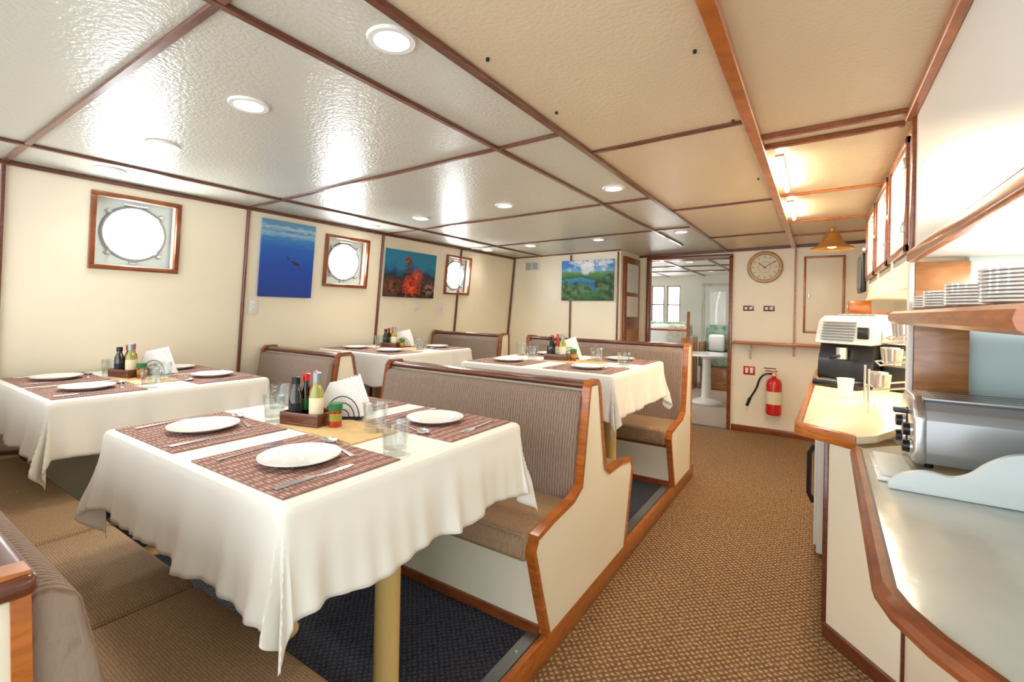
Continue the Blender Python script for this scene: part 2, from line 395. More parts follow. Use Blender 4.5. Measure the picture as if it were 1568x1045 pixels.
# ------------------------------------------------------------- pictures
def picmat(name, kind):
    m, nt, bs = newmat(name)
    tc = N(nt, 'ShaderNodeTexCoord'); fl = N(nt, 'ShaderNodeMapping'); fl.inputs['Scale'].default_value = (1, 1, 0)
    nt.links.new(tc.outputs['Generated'], fl.inputs[0]); G = fl.outputs[0]
    sp = N(nt, 'ShaderNodeSeparateXYZ'); nt.links.new(G, sp.inputs[0])
    nz = N(nt, 'ShaderNodeTexNoise'); nt.links.new(G, nz.inputs['Vector'])
    nz.inputs['Detail'].default_value = 6
    ad = N(nt, 'ShaderNodeMath', operation='MULTIPLY_ADD')
    nt.links.new(nz.outputs['Fac'], ad.inputs[0]); nt.links.new(sp.outputs['Y'], ad.inputs[2])
    def sub(x, k):
        q = N(nt, 'ShaderNodeMath', operation='SUBTRACT'); nt.links.new(x, q.inputs[0]); q.inputs[1].default_value = k; return q.outputs[0]
    def blobs(centre, sc, k, lo, hi, sx=1.0):
        mp = N(nt, 'ShaderNodeMapping'); mp.inputs['Scale'].default_value = (sx, 1, 0); nt.links.new(G, mp.inputs[0])
        sb = N(nt, 'ShaderNodeVectorMath', operation='DISTANCE'); sb.inputs[1].default_value = (centre[0]*sx, centre[1], 0)
        nt.links.new(mp.outputs[0], sb.inputs[0])
        n2 = N(nt, 'ShaderNodeTexNoise'); n2.inputs['Scale'].default_value = sc; n2.inputs['Detail'].default_value = 5; nt.links.new(G, n2.inputs['Vector'])
        a2 = N(nt, 'ShaderNodeMath', operation='MULTIPLY_ADD'); a2.inputs[1].default_value = k; nt.links.new(sub(n2.outputs['Fac'], .5), a2.inputs[0]); nt.links.new(sb.outputs['Value'], a2.inputs[2])
        return ramp(nt, a2.outputs[0], [(lo, (1, 1, 1, 1)), (hi, (0, 0, 0, 1))]), n2.outputs['Fac']
    def mix(f, c1, c2):
        mx = N(nt, 'ShaderNodeMixRGB'); nt.links.new(f, mx.inputs[0]); nt.links.new(c1, mx.inputs[1]); nt.links.new(c2, mx.inputs[2]); return mx.outputs[0]
    if kind == 'diver':
        mp = N(nt, 'ShaderNodeMapping'); mp.inputs['Scale'].default_value = (2, 9, 1)
        nt.links.new(G, mp.inputs[0]); nt.links.new(mp.outputs[0], nz.inputs['Vector'])
        nz.inputs['Scale'].default_value = 3; ad.inputs[1].default_value = 0.12
        c = ramp(nt, ad.outputs[0], [(0, rgb(6, 56, 150)), (0.45, rgb(4, 72, 178)), (0.72, rgb(14, 98, 192)), (0.84, rgb(60, 134, 198)), (0.90, rgb(150, 190, 215)), (0.93, rgb(70, 136, 190)), (0.97, rgb(175, 205, 220)), (1, rgb(90, 150, 195))])
    elif kind == 'reef':
        nz.inputs['Scale'].default_value = 5; ad.inputs[1].default_value = 0.6
        c1 = ramp(nt, ad.outputs[0], [(0.46, rgb(18, 22, 26)), (0.64, rgb(58, 56, 36)), (0.76, rgb(24, 50, 66)), (0.86, rgb(12, 92, 136)), (1.0, rgb(30, 128, 168))])
        f, t = blobs((.50, .24), 11, 1.0, .16, .24, 1.1)
        c = mix(f, c1, ramp(nt, t, [(0.35, rgb(130, 24, 14)), (0.5, rgb(222, 66, 34)), (0.66, rgb(250, 140, 100))]))
        f, t = blobs((.60, .46), 16, .9, .12, .18, 1.3)
        c = mix(f, c, ramp(nt, t, [(0.35, rgb(100, 24, 20)), (0.5, rgb(206, 62, 40)), (0.66, rgb(244, 150, 110))]))
        f, t = blobs((.42, .80), 14, .3, .07, .12, 1.8)
        c = mix(f, c, ramp(nt, t, [(0.4, rgb(110, 40, 30)), (0.6, rgb(190, 80, 54))]))
        f, t = blobs((.42, .60), 20, .6, .06, .12, 2.4)
        c = mix(f, c, ramp(nt, t, [(0.4, rgb(60, 36, 30)), (0.6, rgb(150, 84, 60))]))
        f, t = blobs((.88, .20), 13, .8, .12, .2, 1.2)
        c = mix(f, c, ramp(nt, t, [(0.4, rgb(34, 30, 36)), (0.6, rgb(190, 140, 130))]))
        f, t = blobs((.12, .20), 13, .8, .16, .24, 1.2)
        c = mix(f, c, ramp(nt, t, [(0.4, rgb(40, 30, 26)), (0.62, rgb(150, 90, 70))]))
    else:
        nz.inputs['Scale'].default_value = 3.0; ad.inputs[1].default_value = 0.30
        c = ramp(nt, ad.outputs[0], [(0.15, rgb(24, 72, 40)), (0.33, rgb(60, 120, 60)), (0.42, rgb(20, 130, 160)), (0.55, rgb(18, 100, 160)), (0.66, rgb(36, 150, 170)), (0.70, rgb(40, 92, 50)), (0.84, rgb(96, 150, 84)), (0.88, rgb(120, 180, 226)), (1.0, rgb(54, 130, 214))])
        f, t = blobs((.1, .15), 8, .5, .26, .32); c = mix(f, c, ramp(nt, t, [(0.4, rgb(18, 56, 26)), (0.62, rgb(96, 140, 60))]))
        f, t = blobs((.95, .3), 8, .5, .26, .32); c = mix(f, c, ramp(nt, t, [(0.4, rgb(20, 60, 30)), (0.62, rgb(90, 130, 70))]))
        f, t = blobs((.45, .30), 8, .4, .10, .14, .8); c = mix(f, c, ramp(nt, t, [(0.4, rgb(30, 80, 40)), (0.62, rgb(120, 150, 90))]))
        f, t = blobs((.55, .90), 5, .7, .10, .2, .5); c = mix(f, c, ramp(nt, t, [(0.3, rgb(220, 228, 236)), (0.6, rgb(250, 250, 250))]))
    nt.links.new(c, bs.inputs['Base Color']); bs.inputs['Roughness'].default_value = 0.5
    return m

def wallmtx(y0, z0):
    up = Vector((.09, 0, 1)).normalized(); nx = Vector((0, 1, 0)).cross(up)
    return Matrix([[0, up.x, nx.x, xw(z0)+.003], [1, up.y, nx.y, y0], [0, up.z, nx.z, z0], [0, 0, 0, 1]])
b = MB(); b.box(0, .43, 0, .585, 0, .022, picmat('underwater_photo_print', 'diver'))
mt = Matrix.Translation((.275, .265, 0)) @ Matrix.Rotation(-.5, 4, 'Z')
b.prism([(-.05, -.002), (-.03, .008), (.0, .014), (.018, .012), (.03, .018), (.036, .010), (.026, .0), (.0, -.008), (-.03, -.004)], 'z', .0222, .0232, M_BLACK, mtx=mt)
b.prism([(-.05, -.001), (-.085, .012), (-.09, .004), (-.055, -.006)], 'z', .0222, .0232, M_BLACK, mtx=mt)
b.obj('canvas_picture', mtx=wallmtx(1.89, 1.42))
b = MB(); b.box(0, .69, 0, .465, 0, .022, picmat('reef_photo_print', 'reef')); b.obj('canvas_picture', mtx=wallmtx(3.09, 1.463))
b = MB(); b.box(0, .69, 0, .50, 0, .022, picmat('island_photo_print', 'island'))
b.obj('canvas_picture', mtx=Matrix([[1, 0, 0, -2.74], [0, 0, -1, 5.347], [0, 1, 0, 1.49], [0, 0, 0, 1]]))
b = MB(); b.box(-3.30, -3.08, 5.335, 5.349, 1.885, 2.0, M_OFFW, .003)
for k in range(5): b.box(-3.28, -3.20, 5.33, 5.337, 1.90+k*.018, 1.908+k*.018, M_GREY); b.box(-3.18, -3.10, 5.33, 5.337, 1.90+k*.018, 1.908+k*.018, M_GREY)
b.obj('air_vent')
for (y, z) in ((1.83, 1.28), (3.52, 1.33), (3.9, 1.33)):
    b = MB(); b.box(0, .07, 0, .11, 0, .006, M_OFFW, .002)
    for k in (.025, .065): b.box(.022, .048, k, k+.022, .006, .008, M_WHITE, .001); b.box(.029, .031, k+.006, k+.016, .008, .0085, M_BLACK); b.box(.039, .041, k+.006, k+.016, .008, .0085, M_BLACK)
    b.obj('power_outlet', mtx=wallmtx(y, z))

# ------------------------------------------------------------- downlights
b = MB()
b.lathe([(.046, .0), (.05, -.008), (.066, -.008), (.070, .0)], M_OFFW, n=36)
b.lathe([(0.0001, -.003), (.048, -.003)], M_LAMP, n=36)
dl = b.mesh('downlight')
def spot(e, col=(1, .91, .78)):
    l = bpy.data.lights.new('downlight_beam', 'SPOT'); l.energy = e; l.spot_size = math.radians(135); l.spot_blend = 1.0
    l.shadow_soft_size = 0.12; l.color = col
    return l
for (x, y) in ((-1.03, .92), (-1.79, .915), (-2.55, .92), (-3.22, .925), (-1.065, 2.74), (-1.88, 2.75), (-2.69, 2.75), (-3.3, 2.76), (-2.7, 4.49), (-1.9, 4.5), (-1.08, 4.5), (-3.3, 4.5)):
    o = inst(dl, 'recessed_ceiling_light', (x, y, zc(x)-.001)); o.rotation_euler = (0, -0.022, 0)
    l = spot(6 if x < -3 else 15); lo = bpy.data.objects.new('beam', l); COL.objects.link(lo); lo.parent = o; lo.location = (0, 0, -.03)
M_TUBE = em('tube_glow', (1, .86, .62, 1), 75)
for (a, c) in ((2.62, 3.32), (3.7, 4.3)):
    b = MB(); z = zc(-.17); b.box(-.19, -.155, a, c, z-.010, z-.001, M_OFFW, .003)
    b.tube([(-.172, a+.03, z-.024), (-.172, c-.03, z-.024)], .011, M_TUBE, 12)
    b.obj('fluorescent_strip_light')
def area(name, loc, rot, sx, sy, e, col):
    l = bpy.data.lights.new(name, 'AREA'); l.shape = 'RECTANGLE'; l.size = sx; l.size_y = sy; l.energy = e; l.color = col
    o = bpy.data.objects.new(name, l); COL.objects.link(o); o.location = loc; o.rotation_euler = rot; return o
area('galley_ceiling_light', (-.10, 3.5, 2.06), (0, 0, 0), .05, 1.7, 9, (1, .84, .62))
area('galley_undercabinet_light', (.45, 3.4, 1.465), (0, 0, 0), .06, 1.4, 9, (1, .80, .54))
area('shelf_fill_light', (.62, 1.6, 1.56), (0, 0, 0), .06, 1.2, 12, (.95, .97, 1))  # added fill lamp to brighten the aqua wall and plate shelf, no real fixture

# ------------------------------------------------------------- booths
b = MB(); b.box(-3.66, -0.875, -1.4, 4.06, 0, 0.10, M_CARPETD); b.obj('floor_platform')
b = MB(); b.box(-0.875, -0.85, -1.4, 4.10, 0, 0.105, M_ORANGE, .005); b.obj('trim_platform_edge')
b = MB(); b.box(-0.925, -0.877, 0.62, 1.60, 0.10, 0.106, M_ALU); b.box(-0.925, -0.877, 2.48, 3.44, 0.10, 0.106, M_ALU)
for y in (0.75, 1.1, 1.45, 2.65, 3.1): b.cyl((-.9, y, .106), .006, .002, M_STEEL, 8)
b.obj('trim_threshold_strip')

def endpanel(b, yc, x0, x1, ztop, front=True, back=True, narrow=False):
    P = []
    if back:
        P += [(yc-.40, .10), (yc-.47, .30), (yc-.525, .47), (yc-.50, .515), (yc-.38, .535), (yc-.20, .555), (yc-.125, .59), (yc-.105, .70), (yc-.055, ztop-.02), (yc-.035, ztop)]
    else:
        P += [(yc-.08, .10), (yc-.06, ztop)]
    if narrow:
        P += [(yc+.03, ztop), (yc+.035, .8), (yc+.06, .5), (yc+.07, .10)]
    elif front:
        P += [(yc+.035, ztop), (yc+.055, ztop-.02), (yc+.12, .70), (yc+.145, .60), (yc+.20, .565), (yc+.38, .565), (yc+.52, .545), (yc+.545, .50), (yc+.49, .30), (yc+.44, .10)]
    else:
        P += [(yc+.07, ztop), (yc+.10, .10)]
    b.prism(P, 'x', x0, x1, M_WALL)
    b.strip(P, x0-.006, x1+.006, .020, M_ORANGE if x1 > -1 else M_TRIM)

def seatunit(name, yc, x0, x1, ztop, front=True, back=True, narrow=False):
    e = empty(name, ((x0+x1)/2, yc, .1))
    def P(b, n):
        o = b.obj(n); o.parent = e
        o.matrix_parent_inverse = Matrix.Translation(e.location).inverted()
    b = MB(); endpanel(b, yc, x1-.025, x1, ztop, front, back, narrow); P(b, 'end_panel')
    b = MB(); endpanel(b, yc, x0, x0+.025, ztop, front, back); P(b, 'end_panel_inner')
    b = MB(); b.box(x0+.02, x1-.028, yc-.02, yc+.02, .10, ztop-.03, M_WALL); P(b, 'core_panel')
    b = MB(); b.box(x0+.005, x1+(.015 if narrow else 0), yc-.048, yc+.048, ztop-.03, ztop, M_TRIMD, .013, 3); P(b, 'top_rail')
    for sgn, on in ((-1, back), (1, front)):
        if not on: continue
        f = lambda d: yc+sgn*d
        xe = x1-.005 if (narrow and sgn > 0) else x1-.028
        b = MB(); b.prism([(f(.036), .53), (f(.15), .50), (f(.135), .75), (f(.095), ztop-.06), (f(.065), ztop-.036), (f(.036), ztop-.04)], 'x', x0+.03, xe-.002, M_BACK, .014, 3)
        P(b, 'backrest_cushion')
        L = xe-(x0+.03); k = max(1, round(L/.66)); st = L/k
        b = MB()
        for i in range(k):
            ya, yb = sorted((f(.13), f(.53)))
            b.box(x0+.03+i*st+.002, x0+.03+(i+1)*st-.002, ya, yb, .415, .53, M_SEAT, .028, 4)
        P(b, 'seat_cushions')
        b = MB(); ya, yb = sorted((f(.03), f(.42))); b.box(x0+.03, x1-.028, ya, yb, .10, .414, M_WALL)
        ya, yb = sorted((f(.42), f(.432))); b.box(x0+.03, x1-.028, ya, yb, .10, .14, M_TRIM)
        ya, yb = sorted((f(.42), f(.435))); b.box(x0+.03, x1-.028, ya, yb, .38, .414, M_TRIM); P(b, 'seat_base')
    return e
seatunit('booth_bench', 0.13, -3.56, -0.85, 1.0, narrow=True)
seatunit('booth_bench', 2.00, -2.16, -0.85, 1.03)
seatunit('booth_bench', 2.00, -3.53, -2.62, 1.04)
seatunit('booth_bench', 3.88, -2.32, -0.85, 1.11, front=False)
seatunit('booth_bench', 3.88, -3.53, -2.62, 1.11, front=False)

# ------------------------------------------------------------- tables + cloths
def tablecloth(name, x0, x1, y0, y1, z, ov, ph, left=True):
    W = x1-x0; H = y1-y0; L = 0.34; st = 0.0125
    a = x0-(ov if left else 0)
    nx = int(round((x1+ov-a)/st)); ny = int(round((H+2*ov)/st))
    vs = []; fs = []
    for i in range(nx+1):
        sx = a+(x1+ov-a)*i/nx
        for j in range(ny+1):
            sy = y0-ov+(H+2*ov)*j/ny
            cxx = min(max(sx, x0), x1); cyy = min(max(sy, y0), y1)
            ex = sx-cxx; ey = sy-cyy; e = math.hypot(ex, ey)
            if e < 1e-6:
                vs.append((sx, sy, z)); continue
            dx, dy = ex/e, ey/e
            if abs(ex) < 1e-9: s = (cxx-x0) if ey < 0 else (W+L+H+L+(x1-cxx)); cor = 0
            elif abs(ey) < 1e-9: s = (W+L+(cyy-y0)) if ex > 0 else (2*W+3*L+H+(y1-cyy)); cor = 0
            else:
                th = math.atan2(abs(ey), abs(ex)); q = th/(math.pi/2)
                if ex > 0 and ey < 0: s = W+(1-q)*L
                elif ex > 0: s = W+L+H+q*L
                elif ey > 0: s = 2*W+2*L+H+(1-q)*L
                else: s = 2*W+3*L+2*H+q*L
                cor = math.sin(2*th)
            rr = 0.02; ang = min(e/rr, math.pi/2); out = rr*math.sin(ang); dn = rr*(1-math.cos(ang))
            rest = max(0, e-rr*math.pi/2)
            sw = s+.03*math.sin(2*math.pi*s/.47+ph*1.7)
            am = .5+.5*math.sin(2*math.pi*s/.61+ph*3.1)
            wv = .8*am*math.sin(2*math.pi*sw/.15+ph)+.55*math.sin(2*math.pi*sw/.31+ph*2.3)+.2*math.sin(2*math.pi*s/.065+ph)
            fl = .08+.075*wv+cor*(.03+.15*math.sin(s*2*math.pi/.13+ph))
            grow = min(1, rest/.2)
            out += rest*max(fl, -.03)*(.25+.75*grow); dn += rest*math.sqrt(max(.2, 1-fl*fl))
            dn -= 0.008*math.sin(2*math.pi*s/.33+ph)*grow
            vs.append((cxx+dx*out, cyy+dy*out, z-dn))
    for i in range(nx):
        for j in range(ny):
            q = i*(ny+1)+j; fs.append((q, q+ny+1, q+ny+2, q+1))
    b = MB(); b.add(vs, fs, M_CLOTH)
    o = b.obj(name)
    md = o.modifiers.new('t', 'SOLIDIFY'); md.thickness = .0015; md.offset = -1
    return o

def lathe_mesh(name, lst, n=28):
    b = MB()
    for prof, m in lst: b.lathe(prof, m, n=n)
    return b.mesh(name)
ME_PLATE = lathe_mesh('plate', [([(0.0001, .004), (.055, .004), (.066, .006), (.098, .018), (.102, .0185), (.102, .016), (.068, .001), (.05, 0), (0.0001, 0)], M_WHITE)], 40)
ME_GLASS = lathe_mesh('rocks_glass', [([(0.0001, 0), (.032, 0), (.034, .004), (.0405, .09), (.0405, .092), (.0385, .092), (.0365, .088), (.0315, .018), (0.0001, .016)], M_GLASS)], 32)
b = MB()
b.prism([(-.008, -.10), (.008, -.10), (.009, -.02), (.005, .0), (.0, .0), (-.005, .0), (-.009, -.02)], 'z', 0.001, .005, M_STEEL, .001, 1)
b.prism([(-.005, 0), (.006, 0), (.0095, .02), (.0095, .085), (.004, .11), (-.004, .105), (-.006, .05)], 'z', .001, .0028, M_STEEL)
ME_KNIFE = b.mesh('knife')
b = MB()
b.prism([(-.007, -.10), (.007, -.10), (.0035, 0), (.0035, .03), (-.0035, .03), (-.0035, 0)], 'z', .001, .004, M_STEEL, .001, 1)
b.prism([(-.0035, .03), (.0035, .03), (.012, .045), (.012, .06), (-.012, .06), (-.012, .045)], 'z', .001, .0035, M_STEEL)
for k in range(4):
    x = -.0105+k*.007; b.prism([(x-.0016, .058), (x+.0016, .058), (x+.001, .10), (x-.001, .10)], 'z', .001, .0035, M_STEEL)
ME_FORK = b.mesh('fork')
b = MB()
b.prism([(-.007, -.10), (.007, -.10), (.003, 0), (.003, .05), (-.003, .05), (-.003, 0)], 'z', .001, .004, M_STEEL, .001, 1)
b.lathe([(0.0001, -.001), (.012, .0), (.019, .006), (.02, .009), (.018, .007), (.011, .002), (0.0001, .001)], M_STEEL, (0, .075, .001), 20, sy=1.5)
ME_SPOON = b.mesh('spoon')
b = MB(); b.box(-.21, .21, -.165, .165, 0, .0025, M_MAT); ME_MAT = b.mesh('placemat')

def bottle(prof_body, body, cap_prof, cap, label=None):
    b = MB(); b.lathe(prof_body, body, n=20); b.lathe(cap_prof, cap, n=20)
    if label: b.lathe(label[0], label[1], n=20)
    return b
def condiments(x, y, z, rz=0.0, sc=1.0):
    e = empty('condiment_caddy', (x, y, z)); e.rotation_euler = (0, 0, rz); e.scale = (sc, sc, sc)
    b = MB(); b.box(-.08, .08, -.055, .055, 0, .008, M_TRIMD, .002)
    b.box(-.08, .08, -.055, -.047, .008, .042, M_TRIMD, .002); b.box(-.08, .08, .047, .055, .008, .042, M_TRIMD, .002)
    b.box(-.08, -.072, -.047, .047, .008, .042, M_TRIMD, .002); b.box(.072, .08, -.047, .047, .008, .042, M_TRIMD, .002)
    b.obj('wooden_tray', parent=e)
    b = bottle([(0.0001, 0), (.021, 0), (.022, .01), (.022, .09), (.012, .115), (.012, .13)], M_SOY, [(.014, .125), (.014, .147), (.0001, .149)], M_BLACK, ([(.0226, .025), (.0226, .06)], M_BLACK))
    b.obj('soy_sauce_bottle', (-.045, -.020, .009), e)
    b = bottle([(0.0001, 0), (.017, 0), (.018, .01), (.018, .10), (.008, .125), (.008, .14)], M_HOT, [(.010, .135), (.010, .165), (.0001, .167)], M_RED, ([(.0186, .03), (.0186, .08)], M_LABEL))
    b.obj('hot_sauce_bottle', (-.002, .022, .009), e)
    b = bottle([(0.0001, 0), (.018, 0), (.019, .01), (.019, .095), (.010, .12), (.010, .135)], M_SOY, [(.013, .13), (.013, .155), (.0001, .157)], M_RED, ([(.0196, .03), (.0196, .07)], M_GREEN))
    b.obj('chili_sauce_bottle', (-.042, .024, .009), e)
    b = bottle([(0.0001, 0), (.022, 0), (.023, .01), (.023, .10), (.013, .125), (.013, .14)], M_OIL, [(.015, .135), (.015, .168), (.0001, .17)], M_ALU, ([(.0236, .03), (.0236, .085)], M_LABEL))
    b.obj('olive_oil_bottle', (.042, -.018, .009), e)
    b = bottle([(0.0001, 0), (.021, 0), (.021, .06)], M_HOT, [(.023, .055), (.023, .078), (.0001, .079)], M_GREEN, ([(.0215, .02), (.0215, .045)], M_OIL))
    b.obj('spice_jar', (.115, -.01, .0), e)
    b = MB(); b.box(-.07, .07, -.03, .03, 0, .004, M_BLACK)
    for yy in (-.026, .026):
        for r in (.06, .042, .024):
            b.tube([(r*math.cos(a), yy, .004+r*1.3*math.sin(a)) for a in [math.pi*k/12 for k in range(13)]], .0018, M_BLACK, 6)
    for k in range(7):
        yy = -.018+k*.006; d = (k-3)*.006
        b.prism([(-.085+d, .008), (.085+d, .008), (.075+d, .03), (.012+d*2, .135+.004*k), (-.012+d*2, .13)], 'y', yy-.002, yy+.002, M_NAP)
    o = b.obj('napkin_holder', (.06, .105, 0), e); o.rotation_euler = (0, 0, .4)
    return e

def setting(px, py, z, side):
    rz = 0 if side < 0 else math.pi
    inst(ME_MAT, 'woven_placemat', (px, py, z), 0)
    s = -side
    inst(ME_PLATE, 'white_plate', (px+.01*s, py, z+.003))
    inst(ME_FORK, 'dinner_fork', (px-.165*s, py-.03*s, z+.0025), rz+.12)
    inst(ME_KNIFE, 'dinner_knife', (px+.15*s, py-.05*s, z+.0025), rz)
    inst(ME_SPOON, 'dinner_spoon', (px+.0*s, py+.128*s, z+.0025), rz+1.3)

def table(x0, x1, y0, y1, z, ph, left=True):
    e = empty('dining_table', ((x0+x1)/2, (y0+y1)/2, z))
    off = Matrix.Translation(e.location).inverted()
    b = MB(); b.box(x0+.006, x1-.006, y0+.006, y1-.006, z-.035, z-.004, M_OFFW, .008)
    o = b.obj('table_top'); o.parent = e; o.matrix_parent_inverse = off
    for n_, lx in (('leg_1', x1-.19), ('leg_2', x0+.19)):
        b = MB(); ym = (y0+y1)/2+.02
        b.lathe([(.075, .10), (.075, .106), (.05, .112), (.041, .120), (.039, .14), (.039, z-.05), (.09, z-.036), (.09, z-.034)], M_YEL, (lx, ym, 0), 28)
        o = b.obj(n_); o.parent = e; o.matrix_parent_inverse = off
    tablecloth('tablecloth', x0, x1, y0, y1, z, .255, ph, left)
    zt = z+.001
    for i, (px, py, sd) in enumerate(((x1-.225, y0+.17, -1), (x0+.225, y0+.17, -1), (x1-.225, y1-.17, 1), (x0+.225, y1-.17, 1))):
        setting(px, py, zt, sd)
    cxm = (x0+x1)/2; cym = (y0+y1)/2
    b = MB(); b.box(cxm-.14, cxm+.26, cym-.095, cym+.095, zt, zt+.006, M_BAMBOO, .002); b.obj('bamboo_trivet')
    condiments(cxm-.06, cym-.02, zt+.0065, .25)
    for (gx, gy, gz) in ((x1-.062, y0+.36, .001), (x0+.30, y0+.37, .001), (x0+.09, y1-.375, .001), (cxm+.205, cym+.04, .0065)):
        inst(ME_GLASS, 'rocks_glass', (gx, gy, zt+gz))
table(-1.90, -0.92, .56, 1.44, .94, .4)
table(-3.52, -2.60, .57, 1.45, .945, 1.9, False)
table(-1.95, -0.93, 2.42, 3.36, 1.01, 3.1)
table(-3.50, -2.64, 2.42, 3.34, 1.0, 4.4, False)

# ------------------------------------------------------------- doorway + back wall items
b = MB()
b.box(-1.87, -1.83, 6.02, 6.12, 0, 2.05, M_TRIM, .004); b.box(-0.89, -0.85, 6.02, 6.12, 0, 2.05, M_TRIM, .004)
b.box(-1.87, -.85, 6.02, 6.12, 2.03, 2.07, M_TRIM, .004); b.box(-1.83, -.89, 6.02, 6.12, 0.0, .012, M_ALU)
b.obj('door_frame_1')
b = MB(); b.box(-1.968, -1.94, 5.42, 5.98, .02, 2.03, M_TRIM, .004)
b.box(-1.941, -1.936, 5.50, 5.90, .2, 1.15, M_POST); b.box(-1.941, -1.936, 5.50, 5.90, 1.3, 1.55, M_OFFW); b.box(-1.941, -1.936, 5.50, 5.90, 1.6, 1.95, M_PBLUE)
b.cyl((-1.93, 5.95, 1.05), .015, .04, M_BRASS, 12); b.obj('door_1')
b = MB(); mt = Matrix.Translation((-.52, 6.048, 1.90)) @ Matrix.Rotation(math.pi/2, 4, 'X')
b.lathe([(.182, 0), (.182, .02), (.170, .035), (.150, .035), (.142, .022)], M_CLKR, n=48, mtx=mt)
b.lathe([(0.0001, .018), (.145, .018)], M_CLK, n=48, mtx=mt)
b.lathe([(.062, .0185), (.064, .0185)], M_BLACK, n=48, mtx=mt)
for k in range(12):
    m2 = mt @ Matrix.Rotation(k*math.pi/6, 4, 'Z'); b.box(-.003, .003, .108, .13, .018, .0195, M_BLACK, mtx=m2)
b.box(-.004, .004, -.02, .08, .02, .022, M_BLACK, mtx=mt @ Matrix.Rotation(.9, 4, 'Z')); b.box(-.003, .003, -.02, .12, .022, .024, M_BLACK, mtx=mt @ Matrix.Rotation(-1.0, 4, 'Z'))
b.obj('wall_clock')
for x in (-.68, -.47):
    b = MB(); b.box(x-.055, x+.055, 6.04, 6.049, 1.40, 1.46, M_TRIMD, .003)
    for k in (-.025, .025): b.box(x+k-.014, x+k+.014, 6.036, 6.041, 1.415, 1.445, M_OFFW, .002)
    b.obj('light_switch')
b = MB(); b.box(-.83, .1, 5.86, 6.049, 1.02, 1.05, M_ORANGE, .006)
b.prism([(5.9, 1.02), (6.049, 1.02), (6.049, .84), (6.02, .86)], 'x', -.66, -.64, M_WALL); b.obj('wall_shelf')
b = MB(); b.lathe([(0.0001, 0), (.07, 0), (.078, .01), (.078, .34), (.066, .38), (.035, .405), (.022, .41), (.022, .43)], M_RED, n=28)
b.lathe([(.0785, .12), (.0785, .26)], M_LABEL, n=28)
b.cyl((0, 0, .43), .024, .03, M_BRASS, 16); b.cyl((0, 0, .46), .018, .02, M_STEEL, 16)
b.box(-.09, .03, -.012, .012, .475, .487, M_RED, .003); b.box(-.10, .02, -.01, .01, .505, .515, M_BLACK, .003)
b.lathe([(0.0001, 0), (.016, 0), (.016, .012), (0.0001, .012)], M_LABEL, n=16, mtx=Matrix.Translation((0, -.022, .445)) @ Matrix.Rotation(math.pi/2, 4, 'X'))
b.tube(catmull([(-.02, 0, .45), (-.09, -.02, .44), (-.14, -.03, .38), (-.17, -.03, .28), (-.22, -.03, .18), (-.24, -.02, .14)]), .011, M_BLACK)
b.tube([(-.235, -.02, .16), (-.265, -.02, .07)], .017, M_BLACK); b.box(-.03, .03, .075, .09, .1, .4, M_STEEL)
b.obj('fire_extinguisher', (-.40, 5.955, .25))
b = MB(); b.box(-.72, -.60, 6.043, 6.049, .66, .76, M_RED, .001); b.box(-.70, -.67, 6.04, 6.044, .68, .74, M_WHITE); b.box(-.65, -.62, 6.04, 6.044, .68, .74, M_WHITE); b.obj('fire_sign')
b = MB(); b.box(-.12, .21, 6.035, 6.049, 1.20, 1.98, M_WALL, .003)
for a in ((-.14, -.122, 1.17, 2.0), (.212, .23, 1.17, 2.0)): b.box(a[0], a[1], 6.028, 6.049, a[2], a[3], M_ORANGE, .003)
b.box(-.14, .23, 6.028, 6.049, 1.985, 2.005, M_ORANGE, .003); b.box(-.14, .23, 6.028, 6.049, 1.17, 1.188, M_ORANGE, .003)
b.cyl((-.09, 6.0, 1.56), .012, .03, M_STEEL, 10); b.obj('locker_door')  # framed door of a wall locker, not a room door
b = MB(); b.lathe([(.165, 0), (.16, .012), (.11, .035), (.08, .07), (.065, .12), (.048, .145), (.02, .155), (.018, .19), (0.0001, .19)], M_BRASS, n=32)
b.lathe([(0.0001, .01), (.03, .015), (.035, .05), (.0001, .08)], em('bulb_glow', (1, .8, .5, 1), 40), n=16); b.obj('brass_bell_lamp', (.09, 5.0, zc(.09)-.195))

# ------------------------------------------------------------- galley side
b = MB(); b.box(.30, .87, .45, 2.345, 1.60, 2.14, mat('cabinet_white', rgb(242, 243, 238), .3))
b.box(.280, .312, .45, 2.345, 1.565, 1.61, M_ORANGE, .010, 3); b.box(.312, .87, .45, 2.34, 1.58, 1.60, M_PBLUE)
b.box(.287, .302, 2.31, 2.345, 1.61, 2.135, M_TRIM, .003); b.obj('upper_cabinet')
b = MB(); b.box(.302, .455, 2.30, 2.345, .905, 1.562, M_POST, .003); b.box(.285, .301, 2.30, 2.345, .92, 1.562, M_OFFW, .003); b.obj('wooden_post')
b = MB(); b.box(.31, .635, 2.40, 4.45, 1.48, 2.13, M_WALL)
b.box(.30, .31, 2.40, 4.45, 2.09, 2.125, M_ORANGE, .003); b.box(.30, .31, 2.40, 4.45, 1.475, 1.50, M_WALL, .003)
for (a, c) in ((2.44, 3.02), (3.10, 3.68), (3.76, 4.34)):
    b.box(.295, .31, a, c, 1.64, 2.07, M_OFFW, .003)
    for (p, q, r_, t_) in ((a, a+.03, 1.62, 2.085), (c-.03, c, 1.62, 2.085), (a, c, 2.055, 2.085), (a, c, 1.62, 1.65)): b.box(.285, .30, p, q, r_, t_, M_TRIM, .003)
    b.box(.275, .287, a+.005, a+.03, 1.70, 1.74, M_STEEL, .002); b.box(.275, .287, a+.005, a+.03, 1.96, 2.0, M_STEEL, .002)
    b.cyl((.272, c-.05, 1.84), .012, .02, M_STEEL, 12)
b.obj('upper_cabinet')
